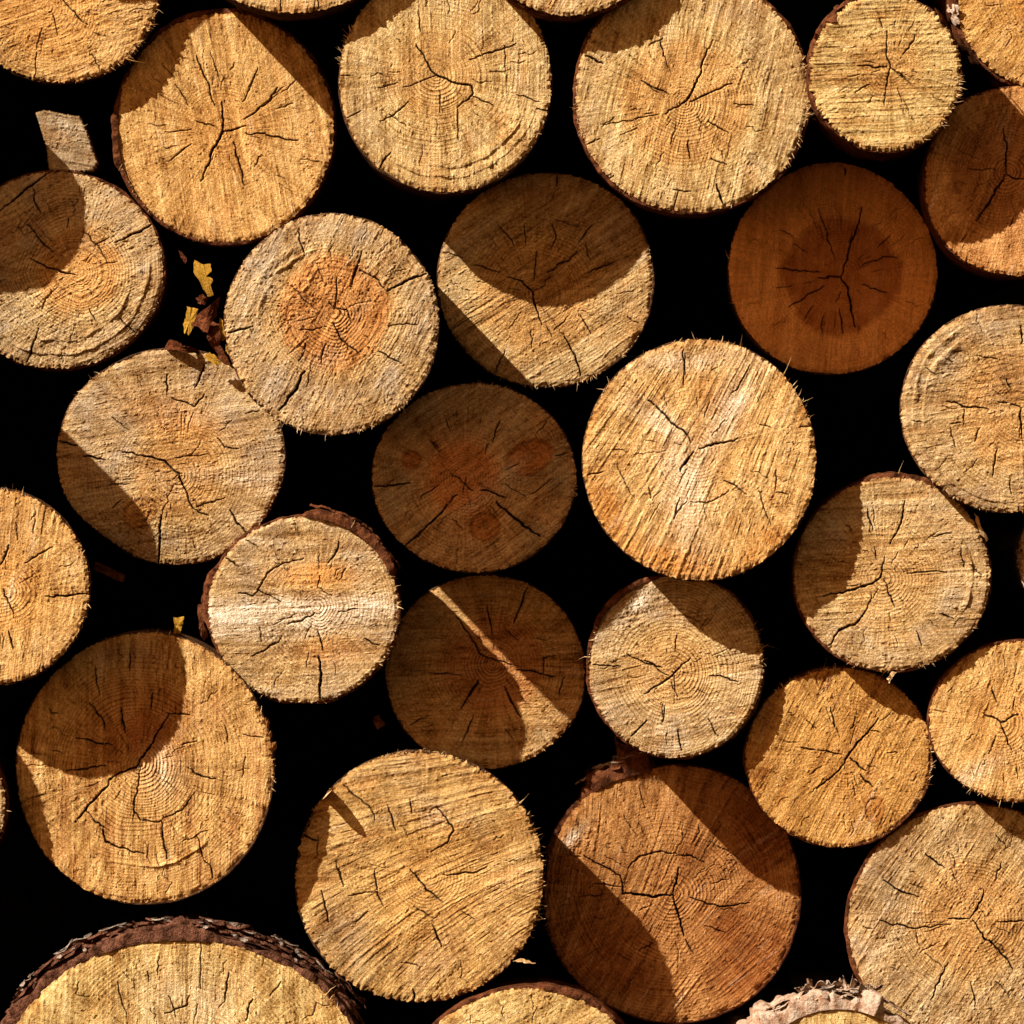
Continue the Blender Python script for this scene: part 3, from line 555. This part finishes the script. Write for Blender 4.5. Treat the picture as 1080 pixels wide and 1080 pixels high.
log(29, 193, 1150, 195, 160, 59, 'very wide yellowish log end ringed by thick flaky bark, bottom left', pith0=(200, 1130), saw=89, cols=(YEL, ORNG, GRY), heart=.25, heartA=.2, grey=.0, sawA=.4, rgA=.3, riA=.6, ringr=1.3, ringsp=4.0, bark=7, barkmat=BARK_THICK, barkb=[(100, 22, 8, -.004), (140, 22, 4, -.002), (60, 20, -2, .0)], barkrough=1.6, wob=.6,
    spots=[('white', 200, 1060, 60, 40, 0, .4), ('heart', 360, 1050, 14, 40, -35, .9), ('dark', 340, 1030, 20, 20, 0, .5), ('heart', 190, 1003, 150, 8, 0, .4)], fringe=[(20, 45, 50, 6, 1.2)], flakes=[('bark_scale', LICHEN, 42, 150, 16, 2.2, 19, 5)], shells=[('bark_strip', BARK_THICK, 25, 152, 26, 11, 4, 34, 9, 15, 5, 2.2), ('bark_strip', BARK_THICK, 30, 150, 22, 8, 8, 26, 14, 20, 4, 1.6), ('pale_bark_strip', LICHEN, 40, 148, 15, 4.5, 1, 12, 17, 21, 3, .9), ('bark_strip', BARK_THICK, 35, 150, 14, 8, 0, 16, 15, 20, 4, 2.2)],
    cracks=CK('G 1.6 570,830 573,980; 2.4 652,935 640,1010; 2.2 540,1000 535,1025 470,1050; 2.6 720,1010 700,1070; 335,960 360,1060; 420,930 425,960; 455,890 450,940; 480,1000 500,1060; 800,960 770,1000'), nfine=30)
log(30, 557, 1150, 125, 107, 12, 'low yellow-brown arc of a log end at the middle of the bottom edge', pith0=(557, 1150), saw=30, cols=(YEL, ORNG, GRY), heart=.3, grey=.1, sawA=.6, rgA=.4, bark=2.6, barkmat=BARK_RED, barkb=[(60, 22, 3, .0)], cracks=[], nfine=30)
log(31, 885, 1172, 105, 109, 7, 'log end almost hidden by pale pink papery bark, at the bottom edge', pith0=(885, 1172), saw=89, cols=(YEL, ORNG, GRY), heart=.3, grey=.1, sawA=.3, rgA=.3, riA=.6, ringr=1.2, bark=5, barkmat=BARK_PINK, barkb=[(110, 42, 11, -.002), (60, 16, 3, -.001), (148, 22, 12, -.001)], barkrough=1.5,
    cracks=[], nfine=30, flakes=[('bark_scale', LICHEN, 75, 140, 8, 2.6, 21, 5)], shells=[('papery_bark', BARK_PINK, 60, 150, 12, 20, 2, 40, 12, 19, 3, 1.0), ('papery_bark', BARK_PINK, 62, 160, 12, 18, 0, 28, 15, 21, 4, 1.0), ('papery_bark', BARK_PINK, 70, 108, 6, 8, -2, 18, 19, 24, 12, .7), ('pale_bark_strip', LICHEN, 72, 142, 6, 15, 0, 26, 17, 20, 2, 1.2)])
log(32, -80, 850, 86, 80, 48, 'narrow sliver of a grey log end poking in at the left edge near the bottom', pith0=(-80, 850), saw=80, cols=(TAN, HRT, GRY), grey=.9, sawA=.3, rgA=.8, bark=3, barkmat=BARK_RED, cracks=[], fringe=[(-40, 40, 25, 5, 1.2)])
log(33, 1152, 590, 75, 70, -31, 'tiny pinkish tip of a log at the right edge beside the half-shaded one', pith0=(1152, 590), saw=80, cols=(TAN, HRT, GRY), grey=.3, bark=3.2, barkmat=BARK_PINK, cracks=[], shells=[('bark_strip', BARK_PINK, 170, 190, 3, 9, 1, 20, 2, 4, 2, 1)])
log(34, 70, 148, 30, 30, -134, 'small squarish block of split wood standing between the corner log and the grey one', pith0=(40, 300), saw=-10, cols=((.38, .25, .13), HRT, GRY_D), grey=.6, heart=.01, heartA=0, sawA=1.3, rgA=.9, riA=.3, bark=.8, nfine=0, cracks=[],
    polypx=[(37, 119), (46, 116), (84, 123), (92, 140), (103, 172), (98, 181), (52, 180), (48, 150)], frn=30, facefib=8)  # outline takes the shape of a sunlit patch on a recessed log
# logs beyond the frame that throw the shadows seen in it, and neighbours that close the stack
for i, (x, y, r, p) in enumerate([(-199, 1072, 65, -18), (-153, -124, 84, -69), (-130, 91, 84, -37), (6, -207, 66, -17), (899, -211, 110, 0), (-199, 343, 107, 53), (-208, 689, 76, 134),
        (1290, 0, 80, -60), (1275, 300, 95, -80), (1250, 480, 80, -90), (1265, 700, 95, -100), (1290, 900, 95, -60), (-150, 1290, 120, -100), (1190, 1210, 100, -100), (380, 1370, 110, -100), (700, 1340, 110, -100),
        (450, -150, 60, -130), (755, -130, 85, -120), (1045, -180, 70, -120), (180, -250, 85, -100), (-190, 880, 60, -100), (-150, 500, 50, -100), (-235, 190, 45, -100)] + [(-440, -260 + 245 * q, 118, -150) for q in range(7)] + [(-200 + 250 * q, -430, 120, -150) for q in range(6)]):
    log(50 + i, x, y, r, r, p, None, pith0=(x, y), saw=30 * i, cols=(TAN, HRT, GRY), grey=.4, cracks=[], far=True)

GROUP = 'cut logs stacked in the pile'
def build_log(i, L):
    f = (CAM - L['p'] / 1000) / CAM
    L['sc'] = f; L['seed'] = 1000 + i * 37
    L['rx'], L['ry'] = L['rx0'] * f, L['ry0'] * f
    X = (L['px'] - 540) / 1000 * f; Z = (540 - L['py']) / 1000 * f
    L['pith'] = ((L['pith0'][0] - L['px']) * f, -(L['pith0'][1] - L['py']) * f)
    if L.get('polypx'): L['poly'] = [((x - L['px']) * f, -(y - L['py']) * f) for x, y in L['polypx']][::-1]
    rg = random.Random(i); L['lean'] = (rg.uniform(-.01, .01) + .055 * X / .54, rg.uniform(-.01, .01) + .045 * Z / .54)
    if i in (17, 19, 28): L['lean'] = (.1 * X / .54, .08 * Z / .54)
    L.setdefault('tilt', (rg.uniform(-1.5, 1.5), rg.uniform(-1.5, 1.5)))
    e = bpy.data.objects.new('lit_log_patch' if i == 34 else 'log', None); col.objects.link(e)
    e.location = (X, -L['p'] / 1000, Z); e.empty_display_size = .05
    lab = L['label']
    if i == 34: tag(e, lab, 'wood block')
    elif lab: tag(e, lab, 'log', GROUP)
    else: tag(e, 'log end lying outside the picture beyond its edges', 'log', 'logs outside the picture')
    sap, hrt, gry = L['cols']
    L['mat'] = wood_mat('sawn_wood', sap, hrt, gry)
    far = L.get('far')
    R, s = build_face(L, e, 4.0 if far else .72)
    build_bark(L, e, R, 120 if far else 420)
    if not far:
        build_fringe(L, e, R); build_flakes(L, e, R)
    return e
EMP = {}
for i, L in LOGS.items(): EMP[i] = build_log(i, L)
def spike(parent, L, x, y, ln, wid, ang, mat, name):
    # a flat splinter that stands out of the rim towards the viewer and throws a long thin shadow
    u = (x - L['px']) * L['sc'] / 1000; v = -(y - L['py']) * L['sc'] / 1000
    a = np.array([math.cos(ang), 0, math.sin(ang)]); b = np.array([-math.sin(ang), 0, math.cos(ang)]); V = []; F = []
    for k, (f, w_, t_) in enumerate(((0, 1, 1), (.35, .9, .8), (.7, .8, .7), (.9, .55, .5), (1, .2, .4))):
        c = np.array([u, .004 - ln * f, v]) + a * .0012 * math.sin(f * 5)
        V += [c - a * wid * w_ / 2, c - b * .001 * t_, c + a * wid * w_ / 2, c + b * .001 * t_]
    for k in range(4):
        for j in range(4): F.append((4 * k + j, 4 * k + (j + 1) % 4, 4 * k + 4 + (j + 1) % 4, 4 * k + 4 + j))
    F += [(3, 2, 1, 0), (16, 17, 18, 19)]
    mesh_obj(name, np.array(V), F, mat, parent, False)
spike(EMP[26], LOGS[26], 345, 838, .034, .014, math.radians(44), FIBRE, 'standing_splinter')

# ------------------------------------------------------------------ small things caught between the logs
def at(x, y, p):
    f = (CAM - p / 1000) / CAM
    return np.array([(x - 540) / 1000 * f, -p / 1000, (540 - y) / 1000 * f])
def sheet(name, label, cat, pts, p, mat, group=None, thick=.0012, curl=.004, seed=0, depth=None):
    """thin ragged sheet (leaf, bark scrap) from an outline, bent and given a thickness"""
    rg = np.random.default_rng(seed)
    P = np.array([at(x, y, p) for x, y in pts]); c = P.mean(0); n = len(P)
    Q = []
    for k in range(n):
        a, b = P[k], P[(k + 1) % n]
        for t in (0, .33, .66): Q.append(a + (b - a) * t + (rg.normal(size=3) * .0006 if t else 0))
    P = np.array(Q); n = len(P); V = []; F = []
    ax = rg.normal(size=2); ax /= np.hypot(*ax)
    def bend(q):
        d = ((q[0] - c[0]) * ax[0] + (q[2] - c[2]) * ax[1]) / .012
        return q + np.array([0, curl * (d * d) - .35 * (q[2] - c[2]) * 0, 0])
    for s_ in (0, 1):
        for f in (1.0, .5):
            for q in P: V.append(bend(c + (q - c) * f) + np.array([0, s_ * thick, 0]))
        V.append(bend(c) + np.array([0, s_ * thick, 0]))
    o = 2 * n + 1
    for s_ in (0, 1):
        b = s_ * o
        for j in range(n):
            k = (j + 1) % n; F.append((b + j, b + k, b + n + k, b + n + j)); F.append((b + n + j, b + n + k, b + 2 * n))
    for j in range(n):
        k = (j + 1) % n; F.append((j, k, o + k, o + j))
    V = np.array(V) - c
    ob = mesh_obj(name, V, F, mat, None, False, None, tuple(c)); tag(ob, label, cat, group)
    return ob
G2 = 'yellow leaf scraps in the upper left gap'
sheet('leaf', 'torn yellow leaf hanging highest in the dark gap left of the orange-hearted log', 'leaf', [(205, 274), (214, 279), (222, 278), (223, 286), (217, 289), (224, 294), (222, 300), (225, 311), (219, 313), (212, 300), (204, 287)], -112, LEAF, G2, seed=1, curl=.002)
sheet('leaf', 'yellow leaf scrap behind the left side of the withered brown leaf', 'leaf', [(197, 323), (209, 326), (206, 338), (204, 345), (199, 354), (194, 350), (193, 342), (196, 335)], -128, LEAF, G2, seed=2, curl=.002)
sheet('leaf', 'narrow upright yellow leaf scrap touching the left rim of the orange-hearted log', 'leaf', [(232, 335), (238, 346), (237, 358), (234, 360), (231, 348)], -110, LEAF, G2, seed=3, curl=.002)
sheet('leaf', 'yellow leaf scrap lying on top of the rim of the bent-cracked grey log', 'leaf', [(215, 377), (221, 371), (228, 376), (233, 383), (230, 387), (222, 381)], -106, LEAF, G2, seed=4, curl=.002)
sheet('leaf', 'smallest yellow leaf scrap, lowest in the gap beside the orange-hearted log', 'leaf', [(238, 363), (243, 371), (241, 374), (238, 369)], -108, LEAF, G2, seed=5, curl=.001)
sheet('withered_leaf', 'dark brown withered leaf curled among the yellow scraps in the gap', 'leaf', [(199, 341), (211, 329), (222, 321), (231, 312), (230, 322), (228, 333), (222, 342), (219, 351), (214, 350), (208, 344)], -100, LEAF_BR, seed=6, curl=.010, thick=.0018)
sheet('withered_leaf', 'dark brown curl of dry leaf hanging down just above the bent-cracked grey log', 'leaf', [(222, 338), (231, 341), (233, 355), (230, 368), (224, 368), (218, 356)], -104, LEAF_BR, seed=7, curl=.010, thick=.0018)
sheet('bark_scrap', 'small brown scrap of bark resting on the top rim of the bent-cracked grey log', 'bark scrap', [(173, 366), (178, 358), (187, 360), (192, 364), (206, 367), (214, 374), (200, 372), (186, 369), (176, 369)], -112, LEAF_BR, seed=8, curl=.006, thick=.005)
sheet('wood_chip', 'small upright yellow wood chip above the very large golden log', 'wood chip', [(183, 651), (194, 650), (193, 658), (190, 668), (183, 669), (184, 660)], -35, LEAF, seed=9, curl=.001, thick=.004)
sheet('wood_chip', 'bright pointed wood chip beside the frayed right edge of the bottom tan log', 'wood chip', [(541, 1014), (549, 1011), (558, 1013), (565, 1016), (556, 1016), (548, 1015)], -20, FIBRE, seed=10, curl=.001, thick=.003)
sheet('bark_scrap', 'orange-brown pointed scrap of bark wedged above the bark lump of the reddish log', 'bark scrap', [(648, 776), (653, 784), (663, 786), (673, 792), (667, 803), (657, 806), (651, 797)], -121, BARK_RED, seed=11, curl=.008, thick=.004)
sheet('bark_scrap', 'reddish bark strip on edge left of the white-banded log', 'bark scrap', [(208, 638), (214, 637), (215, 655), (219, 672), (214, 676), (210, 664)], -12, BARK_RED, seed=12, curl=.003, thick=.010)
sheet('wood_splinter', 'pale dangling splinter under the half-shaded log at right', 'splinter', [(935, 716), (941, 708), (946, 709), (941, 714), (938, 721)], -2, FIBRE, seed=13, curl=.002, thick=.002)
sheet('bark_scrap', 'pale orange bark sliver curling off the right edge of the half-shaded log', 'bark scrap', [(1028, 541), (1032, 545), (1035, 556), (1043, 569), (1041, 571), (1033, 560), (1030, 552)], 0, FIBRE, seed=14, curl=.003, thick=.003)

sheet('bark_scrap', 'dim brown scrap of bark in the dark gap above the bottom tan log', 'bark scrap', [(393, 758), (400, 754), (406, 765), (398, 770)], -70, BARK_RED, seed=15, curl=.003, thick=.006)
sheet('bark_scrap', 'dim brown strip of bark hanging under the grey tan log with the bent crack', 'bark scrap', [(100, 592), (118, 600), (132, 606), (130, 614), (112, 607), (98, 600)], -135, BARK_RED, seed=16, curl=.003, thick=.008)
sheet('withered_leaf', 'small brown leaf scrap just under the highest yellow leaf in the gap', 'leaf', [(206, 314), (214, 310), (220, 316), (216, 322), (209, 320)], -118, LEAF_BR, seed=17, curl=.006, thick=.0015)
sheet('withered_leaf', 'thin brown stalk of dry leaf rising left of the highest yellow leaf', 'leaf', [(188, 264), (192, 266), (197, 276), (195, 278), (190, 270)], -118, LEAF_BR, seed=18, curl=.003, thick=.0015)
sheet('withered_leaf', 'brown leaf scrap at the foot of the tangle, between both yellow scraps on the rim', 'leaf', [(226, 366), (232, 364), (238, 375), (243, 384), (238, 385), (230, 376)], -104, LEAF_BR, seed=19, curl=.006, thick=.0015)
# added dark slab standing in for the shade inside the stack
bm_v = [(-3, 1.25, -3), (3, 1.25, -3), (3, 1.25, 3), (-3, 1.25, 3), (-3, 1.3, -3), (3, 1.3, -3), (3, 1.3, 3), (-3, 1.3, 3)]
bk = mesh_obj('background', np.array(bm_v, float), [(0, 1, 2, 3), (7, 6, 5, 4), (0, 4, 5, 1), (1, 5, 6, 2), (2, 6, 7, 3), (3, 7, 4, 0)], bark_mat('shade_backing', (.02, .015, .01), (.04, .03, .02)), None, False)
tag(bk, 'added dark slab behind the stack, seen through the gaps between the logs', None, None, 'structure')

# ------------------------------------------------------------------ light
sd = np.array([-SUN_R, -1.0, SUN_R * SUN_K]); sd /= np.linalg.norm(sd)
sun = bpy.data.lights.new('sun', 'SUN'); sun.energy = 5.0; sun.angle = math.radians(.53); sun.color = (1, .905, .76)
so = bpy.data.objects.new('sun', sun); col.objects.link(so)
from mathutils import Vector
so.rotation_euler = Vector(sd).to_track_quat('Z', 'Y').to_euler()
w = bpy.data.worlds.new('World'); S.world = w; w.use_nodes = True; nt = w.node_tree
bg = nt.nodes['Background']; sky = nt.nodes.new('ShaderNodeTexSky'); sky.sky_type = 'NISHITA'; sky.sun_disc = False
sky.sun_elevation = math.asin(sd[2]); sky.sun_rotation = math.atan2(sd[0], sd[1])
mx = nt.nodes.new('ShaderNodeMix'); mx.data_type = 'RGBA'; mx.blend_type = 'MULTIPLY'; mx.inputs[0].default_value = 1
mx.inputs[7].default_value = (1.0, .45, .16, 1)
nt.links.new(sky.outputs[0], mx.inputs[6]); nt.links.new(mx.outputs[2], bg.inputs[0]); bg.inputs[1].default_value = .085

cam = bpy.data.cameras.new('camera'); co = bpy.data.objects.new('camera', cam); col.objects.link(co)
co.location = (0, -CAM, 0); co.rotation_euler = (math.pi / 2, 0, 0)
cam.sensor_width = 36; cam.lens = 36 * CAM / 1.08; cam.clip_start = .1; cam.clip_end = 200
S.camera = co
S.view_settings.view_transform = 'Standard'; S.view_settings.look = 'None'
S.view_settings.exposure = .89; S.view_settings.gamma = 1
S.cycles.max_bounces = 4
